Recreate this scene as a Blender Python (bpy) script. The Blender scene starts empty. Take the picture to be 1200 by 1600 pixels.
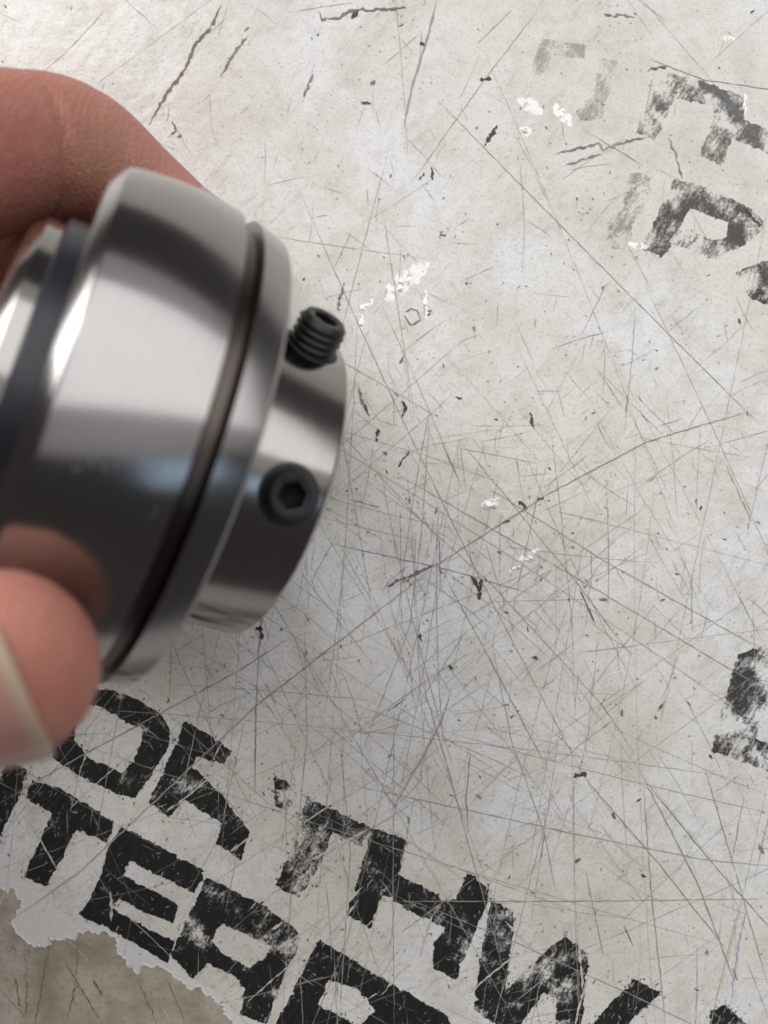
import bpy, bmesh, math, random
import numpy as np
from mathutils import Vector, Matrix
from mathutils.geometry import tessellate_polygon

# ------------------------------------------------------------------ camera, world, lamps, exposure
MM = 0.001
D = 108.9                     # lens height above the bench, mm
FPX = 1200.0                  # focal length in pixels of the 1200 x 1600 photograph
sc = bpy.context.scene
col = sc.collection

cam = bpy.data.cameras.new('camera')
cam.sensor_fit = 'VERTICAL'; cam.sensor_height = 36.0; cam.sensor_width = 27.0
cam.lens = 36.0 * FPX / 1600.0
cam.clip_start = 0.002; cam.clip_end = 20
cam.dof.use_dof = True; cam.dof.focus_distance = 0.101; cam.dof.aperture_fstop = 15.0
cob = bpy.data.objects.new('camera', cam); col.objects.link(cob)
cob.location = (0, 0, D * MM); sc.camera = cob

world = bpy.data.worlds.new('World'); sc.world = world; world.use_nodes = True
bg = world.node_tree.nodes['Background']
bg.inputs[0].default_value = (1.0, 0.93, 0.88, 1); bg.inputs[1].default_value = 0.055

def area(name, loc, sx, sy, radiance, color, aim=None):
    l = bpy.data.lights.new(name, 'AREA'); l.shape = 'RECTANGLE'; l.size = sx; l.size_y = sy
    l.energy = radiance * math.pi * sx * sy; l.color = color
    o = bpy.data.objects.new(name, l); col.objects.link(o); o.location = loc
    if aim is not None:
        o.rotation_euler = (Vector(aim) - Vector(loc)).to_track_quat('-Z', 'Y').to_euler()
    return o
area('ceiling_panel_lamp', (1.15, 0.75, 1.0), 2.7, 1.40, 1.72, (1.0, 0.99, 0.985))
area('far_ceiling_bounce', (1.15, 2.05, 1.0), 2.7, 1.10, 0.42, (1.0, 0.97, 0.96))  # added strip standing in for light bounced off the far ceiling
area('near_ceiling_bounce', (1.15, -0.12, 1.0), 2.7, 0.32, 0.42, (1.0, 0.97, 0.96))  # added dim strip for ceiling bounce on the near side
area('added_upper_left_fill', (-0.80, 0.92, 0.92), 0.85, 0.90, 6.3, (1.0, 0.985, 0.965), (0, 0, 0))  # added light that brightens the bench from outside the bearing's reflections
area('window_lamp', (1.0, -0.47, 1.0), 0.95, 0.26, 1.05, (0.58, 0.78, 1.0))

vs = sc.view_settings
vs.view_transform = 'Standard'; vs.look = 'None'; vs.exposure = 0.14; vs.gamma = 1.0; vs.use_curve_mapping = False
sc.cycles.max_bounces = 10; sc.cycles.transparent_max_bounces = 24
random.seed(7); rng = np.random.default_rng(7)

# ------------------------------------------------------------------ helpers
def at(u, v, z):              # a point z mm below the lens, in world mm
    return np.array([(u - 600) / FPX * z, (800 - v) / FPX * z, D - z])
K = D / FPX
def T(u, v):                  # a point of the bench top, mm
    return ((u - 600) * K, (800 - v) * K)
def cw(X):                    # lens frame (right, down, away) to world mm
    return np.array([X[0], -X[1], D - X[2]])

def mesh_obj(name, verts, faces, mat, parent=None, smooth=False):
    me = bpy.data.meshes.new(name)
    me.from_pydata([tuple(map(float, v)) for v in verts], [], faces); me.update()
    if smooth: me.polygons.foreach_set('use_smooth', [True] * len(me.polygons))
    o = bpy.data.objects.new(name, me); col.objects.link(o)
    if mat: me.materials.append(mat)
    if parent: o.parent = parent
    return o
def tint(o, cols):            # the dirt's or ink's own colour, one per vertex
    at_ = o.data.color_attributes.new('tint', 'FLOAT_COLOR', 'POINT')
    at_.data.foreach_set('color', np.asarray(cols, dtype=np.float32).ravel())

class N:                      # small node builder
    def __init__(self, name):
        self.m = bpy.data.materials.new(name); self.m.use_nodes = True
        self.t = self.m.node_tree; self.b = self.t.nodes['Principled BSDF']; self.out = self.t.nodes['Material Output']
    def n(self, kind, **kw):
        x = self.t.nodes.new(kind)
        for k, v in kw.items():
            if k.startswith('_'): setattr(x, k[1:], v)
            else: x.inputs[k.replace('0x', '')].default_value = v
        return x
    def l(self, a, b): self.t.links.new(a, b)
    def noise(self, vec, scale, detail=4, rough=0.55, dist=0.0):
        x = self.n('ShaderNodeTexNoise', Scale=scale, Detail=detail, Roughness=rough, Distortion=dist)
        self.l(vec, x.inputs['Vector']); return x.outputs['Fac']
    def ramp(self, fac, stops):
        x = self.n('ShaderNodeValToRGB'); r = x.color_ramp
        while len(r.elements) < len(stops): r.elements.new(0.5)
        for e, (p, c) in zip(r.elements, stops):
            e.position = p; e.color = (c, c, c, 1) if isinstance(c, (int, float)) else (*c, 1)
        self.l(fac, x.inputs['Fac']); return x.outputs['Color']
    def mix(self, fac, a, b, mode='MIX'):
        x = self.n('ShaderNodeMix', _data_type='RGBA', _blend_type=mode)
        for s, v in ((0, fac), (6, a), (7, b)):
            if hasattr(v, 'is_output'): self.l(v, x.inputs[s])
            elif s == 0: x.inputs[0].default_value = v
            else: x.inputs[s].default_value = (*v, 1)
        return x.outputs[2]
    def math(self, op, a, b=0.0, clamp=False):
        x = self.n('ShaderNodeMath', _operation=op, _use_clamp=clamp)
        for i, v in enumerate((a, b)):
            if hasattr(v, 'is_output'): self.l(v, x.inputs[i])
            else: x.inputs[i].default_value = v
        return x.outputs[0]
    def mapping(self, vec, scale=(1, 1, 1), rot=(0, 0, 0)):
        x = self.n('ShaderNodeMapping'); x.inputs['Scale'].default_value = scale; x.inputs['Rotation'].default_value = rot
        self.l(vec, x.inputs['Vector']); return x.outputs['Vector']
    def rotmap(self, vec, scale, rot):
        return self.mapping(self.mapping(vec, (1, 1, 1), (0, 0, rot)), scale)
    def bump(self, h, strength, dist, normal=None):
        x = self.n('ShaderNodeBump', Strength=strength, Distance=dist); self.l(h, x.inputs['Height'])
        if normal is not None: self.l(normal, x.inputs['Normal'])
        return x.outputs['Normal']
    def coord(self, which='Object'): return self.n('ShaderNodeTexCoord').outputs[which]
    def pos(self): return self.n('ShaderNodeNewGeometry').outputs['Position']
    def set(self, **kw):
        for k, v in kw.items():
            s = self.b.inputs[k.replace('_', ' ')]
            if hasattr(v, 'is_output'): self.l(v, s)
            else: s.default_value = (*v, 1) if isinstance(v, tuple) and len(v) == 3 and s.type == 'RGBA' else v
        return self

# ------------------------------------------------------------------ materials
def mat_bench():
    g = N('worn white bench laminate'); p = g.pos()
    a = g.noise(p, 28, 5, 0.6, 0.3); b = g.noise(p, 110, 5, 0.62, 0.4); c = g.noise(p, 620, 4, 0.6); d = g.noise(p, 2600, 3, 0.6)
    base = g.mix(g.ramp(a, [(0.36, 0.0), (0.66, 1.0)]), (0.67, 0.65, 0.60), (0.75, 0.76, 0.78))
    base = g.mix(g.math('MULTIPLY', g.ramp(b, [(0.44, 0.0), (0.66, 1.0)]), 0.60), base, (0.55, 0.52, 0.45))
    base = g.mix(g.math('MULTIPLY', g.ramp(c, [(0.49, 0.0), (0.72, 1.0)]), 0.32), base, (0.45, 0.42, 0.35))
    base = g.mix(g.math('MULTIPLY', g.ramp(d, [(0.53, 0.0), (0.68, 1.0)]), 0.42), base, (0.34, 0.31, 0.255))
    # grey rubbed-in dirt, drawn out along the way the bench is wiped
    s = g.noise(g.rotmap(p, (260, 950, 1), -0.9), 1.0, 5, 0.65, 0.5)
    s2 = g.noise(p, 55, 3, 0.5)
    sm = g.math('MULTIPLY', g.ramp(s, [(0.52, 0.0), (0.74, 1.0)]), g.ramp(s2, [(0.46, 0.0), (0.64, 1.0)]))
    base = g.mix(g.math('MULTIPLY', sm, 0.55), base, (0.30, 0.29, 0.27))
    v = g.n('ShaderNodeTexVoronoi', Scale=750.0); g.l(p, v.inputs['Vector'])
    pin = g.math('MULTIPLY', g.ramp(v.outputs['Distance'], [(0.06, 1.0), (0.15, 0.0)]), g.ramp(b, [(0.46, 0.0), (0.60, 1.0)]))
    base = g.mix(g.math('MULTIPLY', pin, 0.75), base, (0.12, 0.11, 0.095))
    rg = g.math('ADD', g.math('MULTIPLY', c, 0.22), 0.13)
    nrm = g.bump(g.noise(p, 150, 3, 0.5), 0.25, 0.0006)
    nrm = g.bump(c, 0.22, 0.0003, nrm); nrm = g.bump(d, 0.18, 0.0001, nrm)
    return g.set(Base_Color=base, Roughness=rg, Normal=nrm, Specular_IOR_Level=0.5).m
def mat_patch():
    g = N('bared beige bench board'); p = g.pos()
    c = g.mix(g.ramp(g.noise(p, 140, 5, 0.6), [(0.36, 0.0), (0.62, 1.0)]), (0.48, 0.44, 0.37), (0.30, 0.26, 0.20))
    c = g.mix(g.math('MULTIPLY', g.ramp(g.noise(p, 1500, 4), [(0.5, 0.0), (0.7, 1.0)]), 0.4), c, (0.22, 0.18, 0.13))
    return g.set(Base_Color=c, Roughness=0.5, Normal=g.bump(g.noise(p, 900, 4), 0.3, 0.0002)).m
def mat_ink():
    g = N('worn black stencil ink'); p = g.pos()
    wear = g.n('ShaderNodeAttribute', _attribute_type='OBJECT', _attribute_name='wear').outputs['Fac']
    fade = g.n('ShaderNodeAttribute', _attribute_type='OBJECT', _attribute_name='fade').outputs['Fac']
    n1 = g.noise(p, 190, 4, 0.6, 0.4); n2 = g.noise(g.rotmap(p, (420, 1700, 1), -1.0), 1.0, 5, 0.7, 0.9)
    n3 = g.noise(p, 2600, 3, 0.6)
    h = g.math('ADD', g.math('ADD', g.math('MULTIPLY', n1, 0.56), g.math('MULTIPLY', n2, 0.28)), g.math('MULTIPLY', n3, 0.16))
    k = g.math('MULTIPLY', g.math('SUBTRACT', h, wear), 11.0, True)
    k = g.math('MULTIPLY', k, fade)
    c = g.mix(g.ramp(n2, [(0.4, 0.0), (0.75, 1.0)]), (0.012, 0.012, 0.013), (0.030, 0.029, 0.029))
    g.set(Base_Color=c, Roughness=0.38, Normal=g.bump(n2, 0.4, 0.0002))
    tr = g.n('ShaderNodeBsdfTransparent'); mx = g.n('ShaderNodeMixShader')
    g.l(k, mx.inputs[0]); g.l(tr.outputs[0], mx.inputs[1]); g.l(g.b.outputs[0], mx.inputs[2]); g.l(mx.outputs[0], g.out.inputs['Surface'])
    return g.m
def mat_tint(name, rough=0.6, spec=0.3):
    g = N(name); a = g.n('ShaderNodeAttribute', _attribute_name='tint').outputs['Color']
    c = g.mix(g.math('MULTIPLY', g.noise(g.pos(), 1800, 3), 0.35), a, (0.30, 0.27, 0.22))
    return g.set(Base_Color=c, Roughness=rough, Specular_IOR_Level=spec).m
def mat_steel(name, color, rough, aniso=0.55):
    g = N(name); p = g.coord()
    sep = g.n('ShaderNodeSeparateXYZ'); g.l(p, sep.inputs[0])
    cx = g.n('ShaderNodeCombineXYZ'); g.l(sep.outputs['Z'], cx.inputs['X'])
    ring = g.noise(cx.outputs[0], 5200, 4, 0.7); sm = g.noise(p, 160, 4, 0.6)
    c = g.mix(g.math('MULTIPLY', sm, 0.35), color, tuple(x * 0.8 for x in color))
    c = g.mix(g.ramp(ring, [(0.35, 0.0), (0.7, 0.30)]), c, tuple(x * 0.5 for x in color))
    r = g.math('ADD', g.math('MULTIPLY', sm, 0.10), g.math('ADD', g.math('MULTIPLY', ring, 0.05), rough - 0.07))
    tg = g.n('ShaderNodeTangent', _direction_type='RADIAL', _axis='Z')
    g.set(Base_Color=c, Metallic=1.0, Roughness=r, Anisotropic=aniso, Anisotropic_Rotation=0.25, Normal=g.bump(ring, 0.22, 0.00002))
    g.l(tg.outputs[0], g.b.inputs['Tangent']); return g.m
def mat_plain(name, color, rough, metal=0.0, bump=0.0, bscale=2000):
    g = N(name); p = g.coord(); n = g.noise(p, bscale, 4)
    g.set(Base_Color=g.mix(n, color, tuple(x * 0.7 for x in color)), Roughness=g.math('ADD', g.math('MULTIPLY', n, 0.15), rough - 0.07), Metallic=metal)
    if bump: g.set(Normal=g.bump(n, bump, 0.0001))
    return g.m
def mat_skin():
    g = N('skin'); p = g.pos()
    a = g.noise(p, 70, 4, 0.6); b = g.noise(p, 420, 4, 0.6)
    t = g.n('ShaderNodeAttribute', _attribute_name='tint').outputs['Color']
    c = g.mix(g.math('MULTIPLY', g.ramp(a, [(0.35, 0.0), (0.7, 1.0)]), 0.40), t, (0.36, 0.11, 0.085))
    c = g.mix(g.math('MULTIPLY', g.ramp(b, [(0.45, 0.0), (0.75, 1.0)]), 0.22), c, (0.58, 0.32, 0.24))
    v = g.n('ShaderNodeTexVoronoi', Scale=1500.0, _feature='DISTANCE_TO_EDGE'); g.l(p, v.inputs['Vector'])
    cell = g.ramp(v.outputs['Distance'], [(0.0, 0.0), (0.12, 1.0)])
    rid = g.n('ShaderNodeTexWave', Scale=520.0, Distortion=6.0, Detail=2.0); g.l(p, rid.inputs['Vector'])
    nrm = g.bump(cell, 0.55, 0.00012); nrm = g.bump(rid.outputs['Fac'], 0.30, 0.0001, nrm); nrm = g.bump(b, 0.30, 0.0006, nrm)
    g.set(Base_Color=c, Roughness=0.46, Specular_IOR_Level=0.4, Normal=nrm, Subsurface_Weight=0.25, Subsurface_Scale=0.002)
    g.b.inputs['Subsurface Radius'].default_value = (1.0, 0.35, 0.2)
    return g.m
M_bench, M_patch, M_ink = mat_bench(), mat_patch(), mat_ink()
M_dirt = mat_tint('scratch dirt'); M_flake = mat_tint('lifted clear film', 0.21, 1.0); M_flake.node_tree.nodes['Principled BSDF'].inputs['IOR'].default_value = 2.2
M_ring = mat_steel('ground steel', (0.385, 0.375, 0.37), 0.195, 0.72)
M_inner = mat_steel('fine ground steel', (0.39, 0.375, 0.36), 0.17, 0.6)
M_groove = mat_steel('dark brown groove steel', (0.11, 0.093, 0.083), 0.34)
M_seal = mat_plain('blue black rubber', (0.018, 0.022, 0.031), 0.30)
M_black = mat_plain('black oxide steel', (0.018, 0.018, 0.020), 0.42, 0.1, 0.1)
M_socket = mat_plain('shade black socket', (.005, .005, .006), .6); M_socket.node_tree.nodes['Principled BSDF'].inputs['Specular IOR Level'].default_value = .15  # near-black colour stands in for the shade inside the shallow socket
M_etch = mat_plain('etched steel mark', (0.36, 0.36, 0.37), 0.30, 1.0)
M_skin = mat_skin(); M_nail = mat_tint('nail', 0.30, 0.5)

# ------------------------------------------------------------------ the bench top
bm = bmesh.new(); bmesh.ops.create_cube(bm, size=1.0)
for v in bm.verts: v.co = Vector((v.co.x * 0.56, v.co.y * 0.56, v.co.z * 0.03 - 0.015))
bmesh.ops.bevel(bm, geom=[e for e in bm.edges], offset=0.003, segments=2, affect='EDGES')
me = bpy.data.meshes.new('tabletop'); bm.to_mesh(me); bm.free(); me.materials.append(M_bench)
bench = bpy.data.objects.new('tabletop', me); col.objects.link(bench)
bench['kind'] = 'structure'; bench['label'] = 'scratched white workbench top with worn black stencil letters'; bench['category'] = 'workbench'

def ragged(poly, step=3.2, amp=1.1, streak=0.10):
    out = []
    n = len(poly); p1_, p2_ = random.uniform(0, 9), random.uniform(0, 9); run = 0.0
    for i in range(n):
        x0, y0 = poly[i]; x1, y1 = poly[(i + 1) % n]
        L = math.hypot(x1 - x0, y1 - y0); k = max(1, int(L / step))
        nx, ny = (y1 - y0) / (L + 1e-9), -(x1 - x0) / (L + 1e-9)
        for j in range(k):
            t = j / k; run += step; a = random.gauss(0, amp) * (0.4 if j == 0 else 1) + amp * (.9 * math.sin(run * .11 + p1_) + .9 * math.sin(run * .27 + p2_))
            if random.random() < streak: a += random.uniform(-4.5, 3.0)
            out.append((x0 + (x1 - x0) * t + nx * a, y0 + (y1 - y0) * t + ny * a))
    return out
def sheet(name, loops, z, mat, parent, amp=1.1, streak=0.10):
    ls = [ragged(l, amp=amp, streak=streak) for l in loops]
    vv = [[Vector((*T(u, v), 0)) for u, v in l] for l in ls]
    tri = tessellate_polygon(vv); flat = [v for l in vv for v in l]
    verts = [(v.x * MM, v.y * MM, z * MM) for v in flat]
    faces = []
    for t in tri:
        a, b, c = (flat[i] for i in t)
        faces.append(tuple(t) if (b - a).cross(c - a).z > 0 else tuple(reversed(t)))
    return mesh_obj(name, verts, faces, mat, parent)

# bared patch, with the torn white film edge standing round it
edge = [(-40, 1380), (0, 1387), (20, 1390), (33, 1410), (37, 1420), (13, 1443), (22, 1452), (37, 1467), (57, 1482), (77, 1477), (80, 1467), (120, 1467), (123, 1457), (140, 1452),
        (177, 1463), (187, 1490), (197, 1503), (213, 1520), (223, 1507), (253, 1513), (283, 1530), (293, 1545), (310, 1543), (337, 1560),
        (350, 1583), (372, 1606), (400, 1680), (-40, 1680)]
white = [(-30, 1330), (40, 1378), (100, 1430), (128, 1440), (185, 1458), (270, 1500), (300, 1528), (345, 1552), (372, 1585), (420, 1600), (450, 1660), (300, 1640), (100, 1540), (-30, 1480)]
wm = mat_plain('clean white film', (0.78, 0.77, 0.745), 0.35)
sheet('white_film_edge', [white], 0.012, wm, bench, 1.6)
edge = ragged(edge, 3.2, 1.6, .15)
sheet('bare_patch', [edge], 0.020, M_patch, bench, 0, 0)
lv, lf = [], []
ec = [e for e in edge if e[0] > -35 and e[1] < 1660]
for i, (u, v) in enumerate(ec):
    (ua, va), (ub, vb) = ec[max(0, i - 2)], ec[min(len(ec) - 1, i + 2)]; L = math.hypot(ub - ua, vb - va) + 1e-6; nx, ny = (vb - va) / L, -(ub - ua) / L
    k = .6 + .8 * random.random()
    for d_, h_ in ((-.6, .018), (-.3, .07 * k), (.8, .06 * k), (3.0, .008)):
        x, y = T(u + nx * d_, v + ny * d_); lv.append((x * MM, y * MM, h_ * MM))
for i in range(len(ec) - 1):
    if math.hypot(ec[i + 1][0] - ec[i][0], ec[i + 1][1] - ec[i][1]) > 25: continue
    for j in range(3): lf.append((4 * i + j, 4 * i + j + 1, 4 * i + j + 5, 4 * i + j + 4))
mesh_obj('torn_lip', lv, lf, wm, bench)
for poly in ([(870, 240), (905, 226), (938, 222), (940, 236), (918, 242), (898, 256), (884, 250)], [(500, 17), (545, 18), (570, 15), (560, 26), (505, 31)],
             [(632, 486), (646, 481), (657, 495), (648, 508), (634, 500)], [(0, 1582), (40, 1580), (46, 1600), (0, 1610)], [(965, 24), (985, 22), (990, 30), (975, 34)]):
    sheet('white_chip', [poly], 0.014, wm, bench, 1.0)

LETTERS = [  # loops in photograph pixels, wear, fade
 ([[(-30, 1270), (0, 1215), (13, 1190), (43, 1203), (33, 1237), (13, 1280), (-10, 1325), (-40, 1330)]], .36, 1),
 ([[(50, 1219), (85, 1228), (119, 1246), (179, 1285), (167, 1317), (119, 1296), (96, 1342), (73, 1385), (37, 1371), (60, 1320), (81, 1272), (40, 1246)]], .37, 1),
 ([[(190, 1292), (250, 1322), (321, 1362), (304, 1396), (204, 1346), (192, 1367), (235, 1390), (279, 1412), (271, 1442), (225, 1425), (187, 1404), (172, 1417), (225, 1448), (273, 1471), (262, 1505), (183, 1458), (121, 1428), (142, 1404), (160, 1360), (172, 1317)]], .34, 1),
 ([[(323, 1371), (370, 1394), (417, 1418), (465, 1455), (466, 1480), (442, 1530), (429, 1562), (417, 1600), (375, 1586), (383, 1546), (362, 1521), (325, 1506), (300, 1529), (267, 1492), (290, 1440)], [(346, 1442), (400, 1468), (424, 1478), (415, 1495), (390, 1512), (345, 1488), (330, 1470)]], .44, 1),
 ([[(100, 1090), (130, 1078), (170, 1077), (215, 1092), (250, 1115), (265, 1137), (265, 1160), (255, 1182), (232, 1218), (212, 1247), (180, 1240), (112, 1205), (85, 1185), (70, 1150)], [(125, 1105), (150, 1100), (200, 1130), (220, 1135), (222, 1155), (207, 1192), (190, 1207), (140, 1185), (115, 1155)]], .40, 1),
 ([[(290, 1127), (330, 1150), (363, 1173), (350, 1193), (307, 1183), (300, 1200), (323, 1217), (350, 1247), (390, 1300), (377, 1343), (338, 1320), (347, 1287), (290, 1250), (263, 1277), (232, 1253), (267, 1180), (283, 1140)]], .42, 1),
 ([[(428, 1214), (445, 1218), (483, 1247), (535, 1272), (580, 1293), (563, 1322), (520, 1300), (497, 1357), (467, 1403), (430, 1383), (450, 1340), (474, 1285), (430, 1258)]], .49, 1),
 ([[(582, 1293), (637, 1313), (621, 1365), (683, 1397), (694, 1408), (713, 1405), (730, 1363), (765, 1390), (760, 1413), (717, 1517), (712, 1530), (677, 1513), (677, 1473), (697, 1450), (653, 1430), (597, 1397), (580, 1450), (540, 1430), (563, 1363), (572, 1330)]], .44, 1),
 ([[(767, 1407), (803, 1423), (803, 1447), (790, 1547), (863, 1477), (883, 1463), (920, 1490), (910, 1587), (905, 1650), (866, 1650), (870, 1563), (850, 1550), (800, 1620), (770, 1597), (740, 1577), (750, 1500), (753, 1487)]], .45, 1),
 ([[(990, 1530), (1033, 1550), (983, 1597), (940, 1650), (880, 1650), (940, 1583)]], .38, 1),
 ([[(500, 1468), (587, 1523), (693, 1583), (740, 1640), (410, 1640), (453, 1557), (487, 1490)], [(513, 1531), (560, 1545), (586, 1580), (560, 1604), (497, 1569)]], .38, 1),
 ([[(1110, 1580), (1135, 1570), (1165, 1600), (1190, 1650), (1100, 1650)]], .40, 1),
 ([[(1153, 1022), (1205, 1006), (1260, 1020), (1260, 1240), (1200, 1205), (1112, 1174), (1130, 1100)], [(1190, 1110), (1225, 1120), (1210, 1165), (1180, 1152)]], .46, .82),
 ([[(1016, 122), (1050, 116), (1100, 128), (1166, 153), (1162, 187), (1260, 225), (1250, 262), (1144, 216), (1128, 259), (1094, 244), (1116, 175), (1112, 164), (1053, 153), (1034, 200), (1022, 219), (994, 206), (1022, 144)]], .46, .62),
 ([[(1053, 281), (1075, 283), (1137, 309), (1172, 325), (1194, 347), (1190, 362), (1166, 381), (1131, 397), (1116, 406), (1050, 381), (1034, 403), (1003, 388), (1031, 328)], [(1078, 325), (1137, 347), (1137, 373), (1115, 375), (1062, 357)]], .46, .74),
 ([[(846, 60), (917, 71), (912, 92), (864, 86), (850, 120), (826, 140), (822, 128)]], .47, .26),
 ([[(940, 92), (966, 96), (940, 185), (905, 190), (900, 175), (925, 150)]], .47, .26),
 ([[(985, 270), (1008, 270), (1020, 300), (990, 345), (985, 392), (950, 388), (948, 345), (972, 330), (978, 300)]], .47, .32),
 ([[(1150, 425), (1215, 400), (1240, 470), (1194, 475), (1165, 460)]], .46, .8),
]
for i, (loops, wear, fade) in enumerate(LETTERS):
    o = sheet('printed_letter', loops, 0.030, M_ink, bench, 0.75, 0.09)
    o['wear'] = wear - (0.038 if fade == 1 else 0.01); o['fade'] = fade

# scratches: narrow dirt-filled ribbons, as real lines on the bench
class Rib:
    def __init__(self): self.v = []; self.f = []; self.c = []; self.k = 0
    def line(self, pts, w, colr, z0, jit=0.6, taper=True):
        n = len(pts); b = len(self.v); self.k += 1
        z = z0 + (self.k % 97) * 0.00012
        ph = random.uniform(0, 9); f1, f2, fa = random.uniform(.05, .22), random.uniform(.2, .5), random.uniform(.2, .75) if n > 12 else 0
        pale = (.50, .485, .45)
        for i, (u, v) in enumerate(pts):
            u0, v0 = pts[max(0, i - 1)]; u1, v1 = pts[min(n - 1, i + 1)]
            L = math.hypot(u1 - u0, v1 - v0) + 1e-9; nx, ny = -(v1 - v0) / L, (u1 - u0) / L
            t = i / (n - 1); ww = w * (1 + jit * math.sin(i * 1.7 + ph) * random.random() + random.uniform(-jit, jit) * .5)
            if taper: ww *= min(1, 6 * t + .15, 6 * (1 - t) + .15)
            ww = max(ww, 0.08) / 2
            m_ = fa * (.5 + .3 * math.sin(i * f1 + ph) + .2 * math.sin(i * f2 + 2 * ph)); cc = tuple(a_ * (1 - m_) + b_ * m_ for a_, b_ in zip(colr, pale))
            for sgn in (-1, 1):
                x, y = T(u + nx * ww * sgn, v + ny * ww * sgn); self.v.append((x * MM, y * MM, z * MM)); self.c.append((*cc, 1))
        for i in range(n - 1):
            a = b + 2 * i; self.f.append((a, a + 1, a + 3, a + 2))
    def blob(self, u, v, rx, ry, ang, colr, z0, rough=0.45, n=9):
        b = len(self.v); self.k += 1; z = z0 + (self.k % 97) * 0.00012
        for i in range(n):
            t = 2 * math.pi * i / n; r = 1 + random.uniform(-rough, rough)
            dx, dy = rx * r * math.cos(t), ry * r * math.sin(t)
            x, y = T(u + dx * math.cos(ang) - dy * math.sin(ang), v + dx * math.sin(ang) + dy * math.cos(ang))
            self.v.append((x * MM, y * MM, z * MM)); self.c.append((*colr, 1))
        self.f.append(tuple(range(b + n - 1, b - 1, -1)))
    def build(self, name, mat=None):
        o = mesh_obj(name, self.v, self.f, mat or M_dirt, bench); tint(o, self.c); o['kind'] = 'stuff'; return o
def poly_path(pts, step=9, wob=0.5, bend=0.0):
    out = []
    for (u0, v0), (u1, v1) in zip(pts[:-1], pts[1:]):
        L = math.hypot(u1 - u0, v1 - v0); k = max(2, int(L / step)); nx, ny = -(v1 - v0) / (L + 1e-9), (u1 - u0) / (L + 1e-9)
        for j in range(k):
            t = j / k; q = bend * L * 4 * t * (1 - t)
            out.append((u0 + (u1 - u0) * t + nx * q + random.gauss(0, wob), v0 + (v1 - v0) * t + ny * q + random.gauss(0, wob)))
    out.append(pts[-1]); return out

def shade(dark):              # dirt from pale grey rub to near-black grime
    lo = np.array([.40, .385, .355]); hi = np.array([.045, .038, .028]); return tuple(lo + (hi - lo) * dark)
R1 = Rib()
for i in range(300):
    r = random.random()
    if i < 215: u, v = random.gauss(690, 300), random.gauss(960, 330)
    else: u, v = random.uniform(-80, 1280), random.uniform(-80, 1680)
    ang = (random.gauss(94, 9) if r < .36 else random.gauss(62, 9) if r < .52 else random.gauss(38, 9) if r < .68 else random.gauss(-33, 8) if r < .82
           else random.gauss(14, 8) if r < .91 else random.uniform(0, 180))
    if v < 620 and random.random() < .45: continue
    L = min(1100, math.exp(random.gauss(5.5, .75))); a = math.radians(ang); bend = random.gauss(0, .012)
    up = v < 620                                        # the bench is less scored away from the working edge
    dark = min(.95, max(.0, random.gauss(.20 if not up else .03, .16)))
    w = min(2.2, max(.45, random.gauss(.64, .27))) * (1 if not up else .9)
    p0 = (u - L / 2 * math.cos(a), v - L / 2 * math.sin(a)); p1 = (u + L / 2 * math.cos(a), v + L / 2 * math.sin(a))
    R1.line(poly_path([p0, p1], 11, .28, bend), w, shade(dark), 0.045)
    if random.random() < .22:                           # a darker torn stretch in the same scratch
        t0 = random.random() * .8; q = lambda t: (p0[0] + (p1[0] - p0[0]) * t, p0[1] + (p1[1] - p0[1]) * t)
        R1.line(poly_path([q(t0), q(t0 + random.uniform(.03, .2))], 6, .4), w * 1.6, shade(min(1, dark + .4)), 0.058)
for i in range(500):
    u, v, a = random.uniform(-1500, 2700), random.uniform(-1600, 3200), math.radians(random.uniform(0, 180)); L = math.exp(random.gauss(5, .7))
    if -100 < u < 1300 and -100 < v < 1700: continue
    R1.line(poly_path([(u, v), (u + L * math.cos(a), v + L * math.sin(a))], 20, .4, random.gauss(0, .02)), random.uniform(.5, 1.3), shade(random.uniform(0, .5)), .045)
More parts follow.
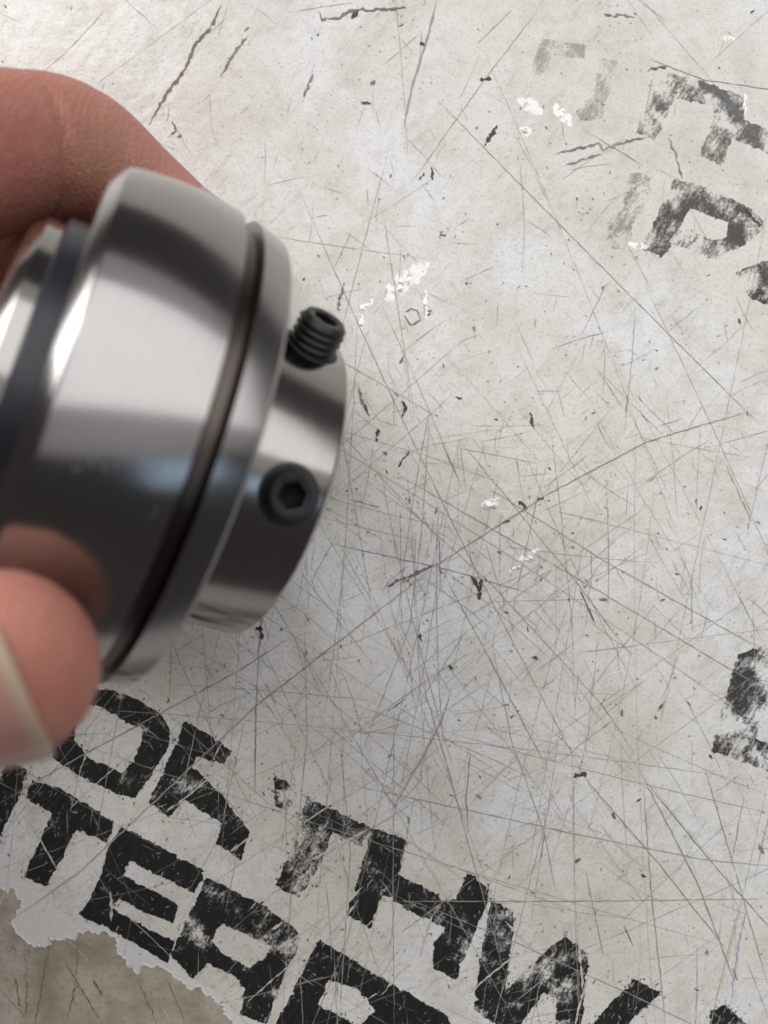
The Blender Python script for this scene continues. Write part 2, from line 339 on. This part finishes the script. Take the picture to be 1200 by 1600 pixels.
for pts, w, dk in [  # the scratches one can pick out
    ([(0, 1450), (125, 1362), (400, 1103), (520, 1010), (680, 885)], 2.6, .45), ([(0, 1255), (110, 1190), (370, 1050), (470, 985)], 2.4, .42),
    ([(600, 928), (640, 903), (690, 878), (860, 770), (1010, 690), (1180, 640)], 1.9, .6), ([(590, 1408), (900, 1408), (1200, 1404)], 1.8, .55),
    ([(545, 1225), (900, 1303), (1100, 1343), (1240, 1356)], 1.7, .45), ([(640, 1405), (800, 1470), (1000, 1560), (1160, 1640)], 1.8, .5),
    ([(905, 1205), (1030, 1350), (1140, 1490)], 1.7, .55), ([(1000, 1205), (1090, 1380), (1150, 1540)], 1.9, .6), ([(1000, 1210), (1110, 1345), (1230, 1480)], 1.8, .62),
    ([(1100, 1195), (1160, 1400), (1200, 1540)], 1.5, .5), ([(1005, 1220), (1018, 1400), (1040, 1600)], 1.6, .5), ([(915, 1360), (943, 1495)], 1.9, .75),
    ([(975, 1445), (990, 1480)], 1.8, .9), ([(620, 740), (930, 920), (1250, 1110)], 1.5, .5), ([(560, 1190), (640, 980), (660, 820), (672, 640)], 1.3, .35),
    ([(905, 920), (930, 975)], 3.0, .9), ([(720, 690), (905, 915), (990, 1030)], 1.5, .5), ([(760, 760), (950, 880), (1200, 1020)], 1.5, .55),
    ([(690, 890), (760, 1020), (860, 1210)], 1.5, .55), ([(520, 850), (700, 890), (832, 928)], 1.7, .65), ([(600, 760), (770, 915), (940, 1100), (1000, 1190)], 1.4, .5),
    ([(630, 200), (645, 130), (668, 60), (682, 0)], 3.4, .22), ([(410, 880), (408, 960), (400, 1110), (398, 1240)], 2.4, .7), ([(615, 1260), (660, 1185), (690, 1125), (705, 1080)], 3.2, .6),
    ([(845, 10), (760, 120), (640, 290)], 1.1, .2), ([(1010, 90), (1100, 125), (1240, 145)], 1.3, .4), ([(745, 70), (800, 15)], 1.2, .25), ([(700, 980), (770, 940), (940, 935)], 1.0, .1),
    ([(735, 1175), (728, 1250), (732, 1290)], 2.6, .75), ([(770, 1010), (800, 1160), (850, 1300), (870, 1400)], 1.3, .5), ([(655, 1050), (700, 1200), (760, 1420), (800, 1560)], 1.6, .6),
    ([(530, 1150), (548, 1330), (530, 1600)], 1.2, .45), ([(475, 960), (480, 1150), (455, 1400), (440, 1600)], 1.3, .4), ([(616, 1100), (614, 1400), (616, 1600)], 1.3, .45)]:
    R1.line(poly_path(pts, 9, .35), w * .78, shade(dk * .9), 0.060, .5)
for i in range(46):            # cuts that have lifted the ink clean away
    u, v = random.uniform(0, 950), random.uniform(1100, 1620)
    a = math.radians(random.choice([random.gauss(-52, 8), random.gauss(100, 8), random.gauss(-36, 6), random.gauss(40, 8)])); L = random.uniform(30, 150)
    R1.line(poly_path([(u, v), (u + L * math.cos(a), v + L * math.sin(a))], 5, .5, random.gauss(0, .02)), random.uniform(1.0, 3.6), (.60, .59, .56), .062, .8)
brown = (.16, .125, .075); blackd = (.02, .018, .015)
for pts, w in [([(345, 8), (330, 40), (305, 70), (288, 110), (265, 140), (245, 175), (232, 195)], 3.6), ([(388, 55), (368, 80), (350, 110), (344, 120)], 3.0), ([(268, 190), (275, 205), (262, 215)], 2.0),
               ([(498, 17), (503, 31), (530, 28), (545, 18), (570, 16), (600, 15), (635, 12)], 3.6), ([(868, 240), (885, 236), (935, 224), (942, 234), (960, 226), (1010, 215)], 3.4), ([(882, 258), (900, 254), (938, 240)], 2.2),
               ([(1045, 215), (1057, 245), (1066, 280)], 2.4), ([(1010, 112), (1022, 107), (1042, 104)], 2.8), ([(945, 20), (960, 26), (968, 22), (992, 28)], 3.0), ([(632, 487), (642, 481), (655, 490), (656, 500), (646, 509), (637, 502), (631, 492)], 2.2),
               ([(20, 1545), (26, 1530), (30, 1570), (38, 1575)], 2.2), ([(145, 1530), (160, 1555)], 3.4), ([(103, 1600), (118, 1540), (123, 1460)], 2.2), ([(55, 1600), (73, 1500), (78, 1470)], 2.0), ([(40, 1595), (42, 1520), (40, 1480)], 2.2),
               ([(0, 1545), (40, 1590)], 2.0), ([(100, 1500), (160, 1600)], 1.7), ([(215, 1530), (245, 1600)], 1.6), ([(262, 1530), (290, 1600)], 1.6)]:
    R1.line(poly_path(pts, 4, 1.0), w, brown, 0.064, .8)
for pts, w in [([(605, 918), (625, 905), (640, 902), (655, 893), (672, 886), (680, 880)], 4.0), ([(735, 900), (747, 915), (752, 930)], 5.0), ([(752, 905), (748, 938)], 5.5), ([(757, 228), (770, 206), (776, 196)], 5.5),
               ([(548, 30), (556, 22), (560, 14)], 4.5), ([(474, 150), (490, 116)], 3.4), ([(560, 606), (566, 630), (578, 650)], 4.0), ([(590, 668), (588, 690)], 4.0), ([(630, 628), (634, 640), (628, 652)], 4.2), ([(712, 620), (722, 622)], 4),
               ([(828, 645), (834, 668)], 4.4), ([(810, 783), (824, 796)], 4.0), ([(838, 782), (850, 776)], 3.2), ([(782, 818), (798, 812)], 3.2), ([(895, 1214), (917, 1208)], 5.0), ([(832, 1028), (846, 1032)], 3.4), ([(400, 985), (406, 978), (410, 1000)], 5.5),
               ([(1002, 1366), (1010, 1370)], 4.0), ([(538, 440), (530, 470), (526, 482)], 3.0), ([(640, 705), (632, 715), (622, 730)], 3.0), ([(675, 262), (676, 282)], 4.5), ([(655, 280), (662, 270)], 3.6), ([(750, 124), (768, 124)], 4.4), ([(655, 66), (664, 72)], 5),
               ([(700, 1040), (707, 1046)], 4.5), ([(655, 990), (660, 1003)], 3.4), ([(1112, 1184), (1108, 1178)], 7.0), ([(1165, 325), (1178, 345), (1190, 352)], 4.0), ([(1176, 468), (1190, 452)], 9)]:
    R1.line(poly_path(pts, 3, .9), w, blackd, 0.068, .9)
R1.line(poly_path([(1166, 1420), (1155, 1470), (1146, 1530), (1143, 1560)], 5, .8), 1.6, (.30, .26, .52), 0.068)
R1.line(poly_path([(1144, 1512), (1152, 1532)], 5, .5), 2.2, (.22, .18, .48), 0.069)
for (u, v, r_) in [(692, 366, 5), (640, 782, 5), (18, 1485, 9), (45, 1490, 7)]:
    for j in range(9): R1.blob(u + random.gauss(0, r_ * .5), v + random.gauss(0, r_ * .5), random.uniform(.8, 2.2), random.uniform(.5, 1.3), random.random() * 3, brown, .066)
for i in range(1200):          # hairline rubbing, mostly fine and pale
    u, v = (random.gauss(700, 330), random.gauss(960, 380)) if i < 800 else (random.uniform(-60, 1260), random.uniform(-60, 1660))
    a = math.radians(random.choice([random.gauss(95, 14), random.gauss(50, 16), random.gauss(-35, 14), random.uniform(0, 180)])); L = math.exp(random.gauss(3.6, .7))
    q = random.random(); c_ = shade(random.uniform(0, .45)) if q < .8 else (.80, .80, .80)
    R1.line(poly_path([(u, v), (u + L * math.cos(a), v + L * math.sin(a))], 12, .3, random.gauss(0, .02)), random.uniform(.3, .75), c_, .046, .6)
R1.build('scratches')

R2 = Rib()                    # specks of grime and nicks
for i in range(1500):
    if i < 950: u, v = random.gauss(720, 300), random.gauss(900, 380)
    else: u, v = random.uniform(-60, 1260), random.uniform(-60, 1660)
    s = min(3.4, math.exp(random.gauss(-.15, .55))); R2.blob(u, v, s * random.uniform(.8, 2.2), s * random.uniform(.45, .8), random.gauss(.9, .9), shade(min(1, max(.25, random.gauss(.62, .25)))), .075)
for i in range(420):          # crumbs of ink beside the letters
    loops = random.choice(LETTERS[:12])[0]; l = random.choice(loops); k = random.randrange(len(l)); (u0, v0), (u1, v1) = l[k], l[(k + 1) % len(l)]; t = random.random()
    u, v = u0 + (u1 - u0) * t + random.gauss(0, 6), v0 + (v1 - v0) * t + random.gauss(0, 6)
    R2.blob(u, v, random.uniform(.8, 2.8), random.uniform(.5, 1.3), 2.1 + random.gauss(0, .3), (.02, .02, .02), .075)
for i in range(900):          # white nicks through the ink
    loops = random.choice(LETTERS[:12])[0]; l = loops[0]; a_, b_ = random.sample(l, 2); t = random.random()
    u, v = a_[0] + (b_[0] - a_[0]) * t + random.gauss(0, 4), a_[1] + (b_[1] - a_[1]) * t + random.gauss(0, 4)
    q = random.uniform(.06, .5); R2.blob(u, v, random.uniform(1, 5.0), random.uniform(.25, .6), 2.1 + random.gauss(0, .5), (q, q * .98, q * .95), .081)
R2.build('grime_specks')

# lifted, crinkled spots of clear film that catch the lamps
R3v, R3f, R3c = [], [], []
def lump(x, y):
    return sum(a * math.sin(x * fx + y * fy + p) for a, fx, fy, p in LW)
LW = [(random.uniform(.5, 1) / (1 + .35 * k), random.gauss(0, 2.0 + .7 * k), random.gauss(0, 2.0 + .7 * k), random.uniform(0, 6.3)) for k in range(14)]
def flake(u, v, sx, sy, ang, n=0, sz=0):
    sx, sy = sx * K, sy * K; x0, y0 = T(u, v); a = -math.radians(ang); st = .11; nx, ny = int(sx * 2.6 / st) + 2, int(sy * 2.6 / st) + 2; idx = {}
    for i in range(-nx, nx + 1):
        for j in range(-ny, ny + 1):
            px, py = i * st, j * st; x, y = x0 + px * math.cos(a) - py * math.sin(a), y0 + px * math.sin(a) + py * math.cos(a)
            env = math.exp(-(px / sx) ** 2 / 1.6 - (py / sy) ** 2 / 1.6)
            h = .090 * env * (1 + .62 * lump(x, y)) - .014
            idx[i, j] = len(R3v); R3v.append((x * MM, y * MM, max(h, -.05) * MM)); R3c.append((.64, .63, .605, 1))
    for i in range(-nx, nx):
        for j in range(-ny, ny): R3f.append((idx[i, j], idx[i + 1, j], idx[i + 1, j + 1], idx[i, j + 1]))
flake(632, 440, 26, 8, -38, 90, 5); flake(570, 480, 10, 3, -40, 18, 3.4); flake(565, 505, 2, 7, 0, 10, 2.6); flake(665, 475, 2, 14, 0, 14, 2)
flake(825, 873, 14, 5, -35, 46, 3.2); flake(805, 890, 8, 3, -35, 10); flake(880, 180, 12, 5, 45, 42, 4); flake(830, 165, 12, 6, 30, 22, 3); flake(820, 205, 6, 4, 0, 14, 3)
flake(765, 790, 10, 6, -30, 22, 2.4); flake(1165, 160, 2, 10, 0, 14, 3); flake(1140, 60, 5, 4, 0, 8, 3); flake(1000, 385, 10, 3, 15, 18, 3)
o = mesh_obj('lifted_film', R3v, R3f, M_flake, bench, True); tint(o, R3c); o['kind'] = 'stuff'

# ------------------------------------------------------------------ the bearing (axis = local Z, mm), lens-frame pose
bp = np.array([-21.5457, -6.2136, 86.0286]); th, tl = 0.335, 0.443
ax = np.array([math.cos(tl) * math.cos(th), math.cos(tl) * math.sin(th), math.sin(tl)])
nv = np.array([math.sin(tl) * math.cos(th), math.sin(tl) * math.sin(th), -math.cos(tl)]); bv = np.cross(ax, nv)
def w3(d): return Vector((d[0], -d[1], -d[2]))
Xl, Zl = w3(nv), w3(ax); Yl = Zl.cross(Xl)
PHS = 1 if Yl.dot(w3(bv)) > 0 else -1      # sign that turns "down the picture" into a local angle
bear = bpy.data.objects.new('ball_bearing', None); col.objects.link(bear)
bear.empty_display_size = 0.01
bear.matrix_world = Matrix.Translation(Vector(cw(bp)) * MM) @ Matrix((Xl, Yl, Zl)).transposed().to_4x4()
bear['label'] = 'steel insert ball bearing with grooved outer ring and two black set screws, held in fingers'; bear['category'] = 'bearing'

def lathe(name, prof, mat, seg=192, closed=True):
    vs_, fs = [], []
    n = len(prof)
    for j in range(seg):
        t = 2 * math.pi * j / seg
        for s, r in prof: vs_.append((r * math.cos(t) * MM, r * math.sin(t) * MM, s * MM))
    for j in range(seg):
        k = (j + 1) % seg
        for i in range(n if closed else n - 1):
            m = (i + 1) % n
            fs.append((j * n + i, k * n + i, k * n + m, j * n + m))
    o = mesh_obj(name, vs_, fs, mat, bear, True)
    b = bmesh.new(); b.from_mesh(o.data); bmesh.ops.recalc_face_normals(b, faces=b.faces)
    for e in b.edges:
        if len(e.link_faces) == 2 and e.calc_face_angle() > math.radians(28): e.smooth = False
    b.to_mesh(o.data); b.free(); return o
def Ro(s): return 26.3 - (s + 8) ** 2 / 64
def arc(s0, s1, n): return [(s0 + (s1 - s0) * i / (n - 1), Ro(s0 + (s1 - s0) * i / (n - 1))) for i in range(n)]
prof = [(-16.85, 21.6), (-16.95, 24.2), (-16.7, 24.55), (-15.95, 25.2)] + arc(-15.75, -4.86, 26) + [(-4.79, Ro(-4.79) - .12), (-4.66, 25.2), (-4.45, 24.85), (-3.35, 24.85), (-3.14, 25.2), (-3.0, Ro(-3.0) - .12)] + arc(-2.92, -.12, 8) + [(0.06, 25.15), (.26, 24.85), (.34, 24.5), (.34, 20.6), (.1, 20.4), (-1.0, 20.3), (-1.0, 19.6), (-15.6, 19.6), (-15.6, 21.3)]
outer = lathe('outer_ring', prof, M_ring)
# the groove floor and walls get a darker, brownish steel
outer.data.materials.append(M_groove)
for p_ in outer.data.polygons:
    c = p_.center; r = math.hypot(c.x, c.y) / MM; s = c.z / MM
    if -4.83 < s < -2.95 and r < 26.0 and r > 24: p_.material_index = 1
inner = lathe('inner_ring', [(-21.9, 12.9), (-21.9, 16.6), (-21.6, 17.0), (-20.75, 17.75), (-20.6, 17.85), (9.75, 17.85), (9.95, 17.80), (10.15, 17.6), (10.45, 17.1), (10.5, 16.9), (10.5, 12.9), (10.1, 12.5), (-21.5, 12.5)], M_inner)
lathe('seal', [(-19.15, 17.8), (-19.15, 18.35), (-18.9, 18.6), (-17.0, 18.75), (-16.4, 19.2), (-16.2, 21.9), (-15.4, 21.9), (-15.4, 17.8)], M_seal)
lathe('seal', [(-.35, 17.8), (-.30, 18.4), (-.45, 20.5), (-1.2, 20.5), (-1.2, 17.8)], M_seal)

def screw(phi, s, h, spin, deep):
    R, pitch, dep, seg = 2.62, 0.80, 0.36, 72
    zs = np.arange(-7.0, h - .32, 0.05); vs_, fs = [], []
    for z in zs:
        for j in range(seg):
            t = 2 * math.pi * j / seg; f = (z / pitch - t / (2 * math.pi)) % 1.0
            r = R - dep * min(1, max(0, abs(f - .5) * 2.5 - .12)); r = min(r, R - max(0, z - (h - .75)) * .55)
            vs_.append((r * math.cos(t), r * math.sin(t), z))
    n = len(zs)
    def ring_(r, z, hexa=False):
        b = len(vs_)
        for j in range(seg):
            t = 2 * math.pi * j / seg; q = r
            if hexa: q = r / math.cos(((t + spin) % (math.pi / 3)) - math.pi / 6)
            vs_.append((q * math.cos(t), q * math.sin(t), z))
        return b
    rows = [i * seg for i in range(n)] + [ring_(2.18, h - .10), ring_(2.06, h), ring_(1.50, h), ring_(1.24, h - .05, True), ring_(1.18, h - .16, True), ring_(1.16, h - deep + .2, True), ring_(.02, h - deep)]
    for a, b in zip(rows[:-1], rows[1:]):
        for j in range(seg):
            k = (j + 1) % seg; fs.append((a + j, a + k, b + k, b + j))
    o = mesh_obj('set_screw', np.array(vs_) * MM, fs, M_black, bear, True)
    o.data.set_sharp_from_angle(angle=math.radians(35)); o.data.materials.append(M_socket)
    for p_ in o.data.polygons[-2 * seg:]: p_.material_index = 1
    ph = math.radians(phi) * PHS; d = Vector((math.cos(ph), math.sin(ph), 0)); z = Vector((0, 0, 1)); y = z.cross(d)
    mt = Matrix.Translation((d * 17.85 + z * s) * MM) @ Matrix((y, z, d)).transposed().to_4x4(); o.matrix_local = mt
    # countersunk mouth of the tapped hole, standing a hair proud of the ring
    vs2, f2 = [], []
    for r, z_ in ((2.45, .055), (2.80, .05), (3.02, .03), (3.1, -.25)):
        for j in range(48):
            t = 2 * math.pi * j / 48; X, Y = r * math.cos(t), r * math.sin(t)
            vs2.append((X * MM, Y * MM, (math.sqrt(17.85 ** 2 - X * X) - 17.85 + z_) * MM))
    for a in range(3):
        for j in range(48): f2.append((a * 48 + j, (a + 1) * 48 + j, (a + 1) * 48 + (j + 1) % 48, a * 48 + (j + 1) % 48))
    m = mesh_obj('hole_rim', vs2, f2, M_black, bear, True); m.matrix_local = mt
screw(-58, 6.1, 3.35, .3, 2.9); screw(.5, 6.3, 1.25, .1, 1.12)

def on_ring(s, ph, lift=.012):
    r = (Ro(s) + lift) * MM; t = math.radians(ph) * PHS; return (r * math.cos(t), r * math.sin(t), s * MM)
def stroke(pts, w):           # an etched stroke laid on the ring; points are (axial mm, degrees)
    v, f = [], []
    for i, (s, p_) in enumerate(pts):
        s0, q0 = pts[max(0, i - 1)]; s1, q1 = pts[min(len(pts) - 1, i + 1)]; du, dv = s1 - s0, (q1 - q0) * .459; L = math.hypot(du, dv)
        for g in (-1, 1): v.append(on_ring(s - dv / L * w * g / 2, p_ + du / L * w * g / 2 / .459))
    for i in range(len(pts) - 1): f.append((2 * i, 2 * i + 1, 2 * i + 3, 2 * i + 2))
    return v, f
for grp in ([[(-12.6, 2.2), (-11.4, 4.0), (-10.6, 6.2)], [(-12.0, 6.0), (-11.6, 4.2), (-12.8, 7.8)], [(-10.6, 1.0), (-10.2, 3.2), (-10.0, 5.6)]], [[(-7.2, 2.0), (-7.0, 4.4)], [(-6.3, 9.0), (-6.0, 10.6), (-6.6, 11.6)]]):
    V, F = [], []
    for st in grp:
        v, f = stroke(st, .22); F += [tuple(k + len(V) for k in q) for q in f]; V += v
    mesh_obj('etched_mark', V, F, M_etch, bear)
# lubrication hole in the groove, a flat disc coloured dark for its shade
V = []
for j in range(20):
    t = 2 * math.pi * j / 20; s_, p_ = -3.9 + .5 * math.cos(t), 66 + .62 * math.sin(t) / .43
    r = 24.87 * MM; q = math.radians(p_) * PHS; V.append((r * math.cos(q), r * math.sin(q), s_ * MM))
mesh_obj('oil_hole', V, [tuple(range(20)) if PHS > 0 else tuple(range(19, -1, -1))], mat_plain('oil hole dark', (.004, .004, .004), .8), bear)

# ------------------------------------------------------------------ the hand
def unit(v): v = np.asarray(v, float); return v / np.linalg.norm(v)
def catmull(P_, n):
    P_ = np.asarray(P_, float); P_ = np.vstack([2 * P_[0] - P_[1], P_, 2 * P_[-1] - P_[-2]]); out = []
    for i in range(1, len(P_) - 2):
        for t in np.linspace(0, 1, n, endpoint=False):
            a, b, c, d = P_[i - 1], P_[i], P_[i + 1], P_[i + 2]
            out.append(.5 * (2 * b + (c - a) * t + (2 * a - 5 * b + 4 * c - d) * t ** 2 + (3 * b - a - 3 * c + d) * t ** 3))
    out.append(P_[-2]); return np.array(out)
def limb(bmx, nodes, dors, seg=28):
    """nodes: (point mm, half width, half thickness); dors: the direction of the back of the limb"""
    arr = np.array([[*n_[0], n_[1], n_[2]] for n_ in nodes]); c = catmull(arr, 10)
    pts, w, h = c[:, :3], c[:, 3], c[:, 4]
    tang = np.gradient(pts, axis=0); rows = []
    # round cap at the tip (last node)
    add = []
    for a in (20, 40, 58, 72, 83, 89): add.append((pts[-1] + unit(tang[-1]) * min(w[-1], h[-1]) * 1.05 * math.sin(math.radians(a)), w[-1] * math.cos(math.radians(a)), h[-1] * math.cos(math.radians(a))))
    allp = [(pts[i], w[i], h[i], tang[i]) for i in range(len(pts))] + [(p, a, b, tang[-1]) for p, a, b in add]
    for p, a, b, t in allp:
        t = unit(t); d = np.asarray(dors, float); d = unit(d - t * (d @ t)); l = np.cross(t, d)
        rows.append([bmx.verts.new(tuple(p + l * a * math.cos(q) + d * b * math.sin(q))) for q in np.linspace(0, 2 * math.pi, seg, endpoint=False)])
    for r0, r1 in zip(rows[:-1], rows[1:]):
        for j in range(seg): bmx.faces.new((r0[j], r0[(j + 1) % seg], r1[(j + 1) % seg], r1[j]))
    bmx.faces.new(list(reversed(rows[0]))); bmx.faces.new(rows[-1])
    return pts
def A(x, y, z): return cw(np.array([x, y, z], float))     # lens frame mm to world mm

hb = bmesh.new()
th_d = cw(np.array([0.10, .52, -.85])) - cw(np.zeros(3))  # back of the thumb
tip = at(8, 1040, 58.5)
thumb_nodes = [(A(-140, 6, 84), 15, 14), (A(-118, 20, 75), 16, 15), (A(-96, 26, 66), 13.5, 12.5), (A(-78, 25, 58.5), 10.5, 10), (A(-58, 20.5, 55.5), 10, 8.6), (A(-41, 14.5, 56), 9.3, 7.4), (tip, 8.0, 6.6)]
limb(hb, thumb_nodes, th_d)
ix_d = cw(np.array([-.2, -.78, -.35])) - cw(np.zeros(3))
index_nodes = [(A(-118, -18, 84), 10, 10), (A(-100, -40, 74), 10.5, 10.5), (A(-74, -46, 70), 9.4, 9.2), (at(-150, 236, 77), 9.0, 8.6), (at(0, 236, 84), 8.6, 8.2), (at(110, 240, 91), 8.4, 7.9), (at(205, 306, 96.5), 7.8, 7.2), (at(292, 372, 99.5), 6.8, 6.4)]
limb(hb, index_nodes, ix_d)
limb(hb, [(A(-138, 2, 82), 16, 15), (A(-112, 12, 74), 17, 15), (A(-92, 10, 68), 13, 9)], (-.1, -.3, 1))
limb(hb, [(A(-124, -22, 94), 10, 10), (A(-112, -46, 96), 10, 9.5), (A(-88, -52, 98), 9, 8.6), (A(-68, -46, 99), 8.4, 8.0), (A(-55, -39, 99.3), 7.8, 7.6), (A(-44, -33, 99.6), 7.2, 7.0)], (-.3, .8, .2))
limb(hb, [(A(-132, -16, 97), 9, 9), (A(-126, -40, 99), 9, 8.6), (A(-108, -42, 99.6), 8.2, 8), (A(-92, -28, 99.6), 7.6, 7.6), (A(-86, -14, 99.6), 7, 7)], (-.3, .8, .2))
limb(hb, [(A(-140, -8, 98), 8, 8), (A(-136, -26, 99.5), 7.8, 7.6), (A(-120, -24, 100), 7, 7), (A(-108, -12, 100), 6.5, 6.5), (A(-104, -4, 100), 6, 6)], (-.3, .8, .2))
limb(hb, [(A(-255, 34, 82), 21, 17), (A(-205, 24, 84), 20, 15), (A(-172, 14, 85), 21, 14.5), (A(-146, 6, 87), 25, 16), (A(-124, -4, 87), 27, 16), (A(-108, -9, 80), 27, 18), (A(-92, -8, 73), 24, 16), (A(-84, -8, 70), 19, 12)], (-.1, -.1, 1))
bmesh.ops.recalc_face_normals(hb, faces=hb.faces)
me = bpy.data.meshes.new('hand'); hb.to_mesh(me); hb.free()
tmp = bpy.data.objects.new('hand', me); col.objects.link(tmp)
rm = tmp.modifiers.new('r', 'REMESH'); rm.mode = 'VOXEL'; rm.voxel_size = 0.75
smd = tmp.modifiers.new('s', 'SMOOTH'); smd.iterations = 9; smd.factor = .5
bpy.context.view_layer.update()
dg = bpy.context.evaluated_depsgraph_get(); me2 = bpy.data.meshes.new_from_object(tmp.evaluated_get(dg))
bpy.data.objects.remove(tmp); bpy.data.meshes.remove(me)
V = np.empty(len(me2.vertices) * 3); me2.vertices.foreach_get('co', V); V = V.reshape(-1, 3)
Nn = np.empty(len(me2.vertices) * 3); me2.vertices.foreach_get('normal', Nn); Nn = Nn.reshape(-1, 3)
# flexion creases across the index finger and thumb
def crease(p, direction, depth, width, reach):
    global V
    d = unit(direction); q = V - p; s = q @ d + .35 * np.sin(q[:, 2] * .9) ; r = np.linalg.norm(q, axis=1)
    V = V - Nn * (depth * np.exp(-(s / width) ** 2) * np.exp(-(r / reach) ** 4))[:, None]
for (u, v, z), dp in (((84, 262, 84), .42), ((97, 270, 84), .25), ((70, 255, 84), .16), ((-60, 250, 76), .6), ((180, 250, 90), .2)):
    crease(at(u, v, z), at(140, 250, 92) - at(0, 236, 84), dp, .7, 9)
for x, dp in ((-58, .5), (-55.5, .35), (-61, .4)): crease(A(x, 20, 50), unit(tip - A(-58, 20.5, 55.5)), dp, .6, 10)
# the fleshy pads give where they press on the steel
me2.vertices.foreach_set('co', (V * MM).ravel()); me2.update()
me2.polygons.foreach_set('use_smooth', [True] * len(me2.polygons)); me2.materials.clear(); me2.materials.append(M_skin)
hand = bpy.data.objects.new('hand', me2); col.objects.link(hand)
base = np.array([.43, .165, .13]); cols = np.tile(np.append(base, 1.0), (len(V), 1))
def blend(p, rad, c, k):      # flushed and pressed-pale skin, and the thumb's light painted in
    global cols
    w = k * np.exp(-(np.linalg.norm(V - p, axis=1) / rad) ** 2); cols[:, :3] = cols[:, :3] * (1 - w[:, None]) + np.array(c) * w[:, None]
blend(at(195, 235, 84), 7.5, (.50, .30, .19), .75); blend(at(60, 250, 76), 9, (.40, .14, .11), .6); blend(at(300, 300, 92), 6, (.60, .33, .28), .5)
blend(at(60, 1000, 52), 16, (.57, .255, .19), .9); blend(at(120, 1120, 52), 7, (.48, .17, .12), .6)  # thumb painted lighter because the index finger sits in shade
tint(hand, cols)
hand['label'] = 'bare hand pinching the bearing between thumb and index finger'; hand['category'] = 'hand'

def nail(center, axis, dors, wl, hd, u0, u1, span, freeband=0.9):
    """a curved plate: u runs along the finger towards the tip, span is the half angle it wraps"""
    t = unit(axis); d = np.asarray(dors, float); d = unit(d - t * (d @ t)); l = np.cross(t, d); nu, nw = 26, 22; vs_, cs = [], []
    for layer in (0, 1):
        for i in range(nu):
            for j in range(nw):
                q = -1 + 2 * j / (nw - 1); uu = u0 + (u1 - u0) * i / (nu - 1)
                uu -= 1.1 * q * q * (i / (nu - 1)); a = math.radians(span) * q
                back = max(0, 1 - (i / 4)) * .5 + (.35 if abs(q) > .97 else 0); lift = .25 * (i / (nu - 1)) - back - layer * .38
                p = center + t * uu + l * (wl + lift) * math.sin(a) + d * (hd + lift) * math.cos(a)
                vs_.append(p * MM); f = (u1 - 1.1 * q * q) - uu
                k_ = min(1, max(0, (f - freeband + .5) / .9)); cs.append((.50 - .05 * k_, .385 - .175 * k_, .28 - .105 * k_, 1))
    fs = []; B = nu * nw
    for i in range(nu - 1):
        for j in range(nw - 1):
            a = i * nw + j; fs.append((a, a + 1, a + nw + 1, a + nw)); fs.append((B + a, B + a + nw, B + a + nw + 1, B + a + 1))
    for i in range(nu - 1):
        for j in (0, nw - 1): a = i * nw + j; fs.append((a, a + nw, B + a + nw, B + a))
    for j in range(nw - 1):
        for i in (0, nu - 1): a = i * nw + j; fs.append((a, a + 1, B + a + 1, B + a))
    o = mesh_obj('nail', vs_, fs, M_nail, hand, True); tint(o, cs)
    b = bmesh.new(); b.from_mesh(o.data); bmesh.ops.recalc_face_normals(b, faces=b.faces); b.to_mesh(o.data); b.free(); o.data.set_sharp_from_angle(angle=math.radians(40)); return o
nail(tip, tip - A(-41, 14.5, 56), th_d, 8.0, 6.45, -11, 2.9, 58)
itip = at(292, 372, 99.5); nail(itip, itip - at(205, 306, 96.5), ix_d, 6.7, 6.35, -8.5, 3.2, 60, 1.0)
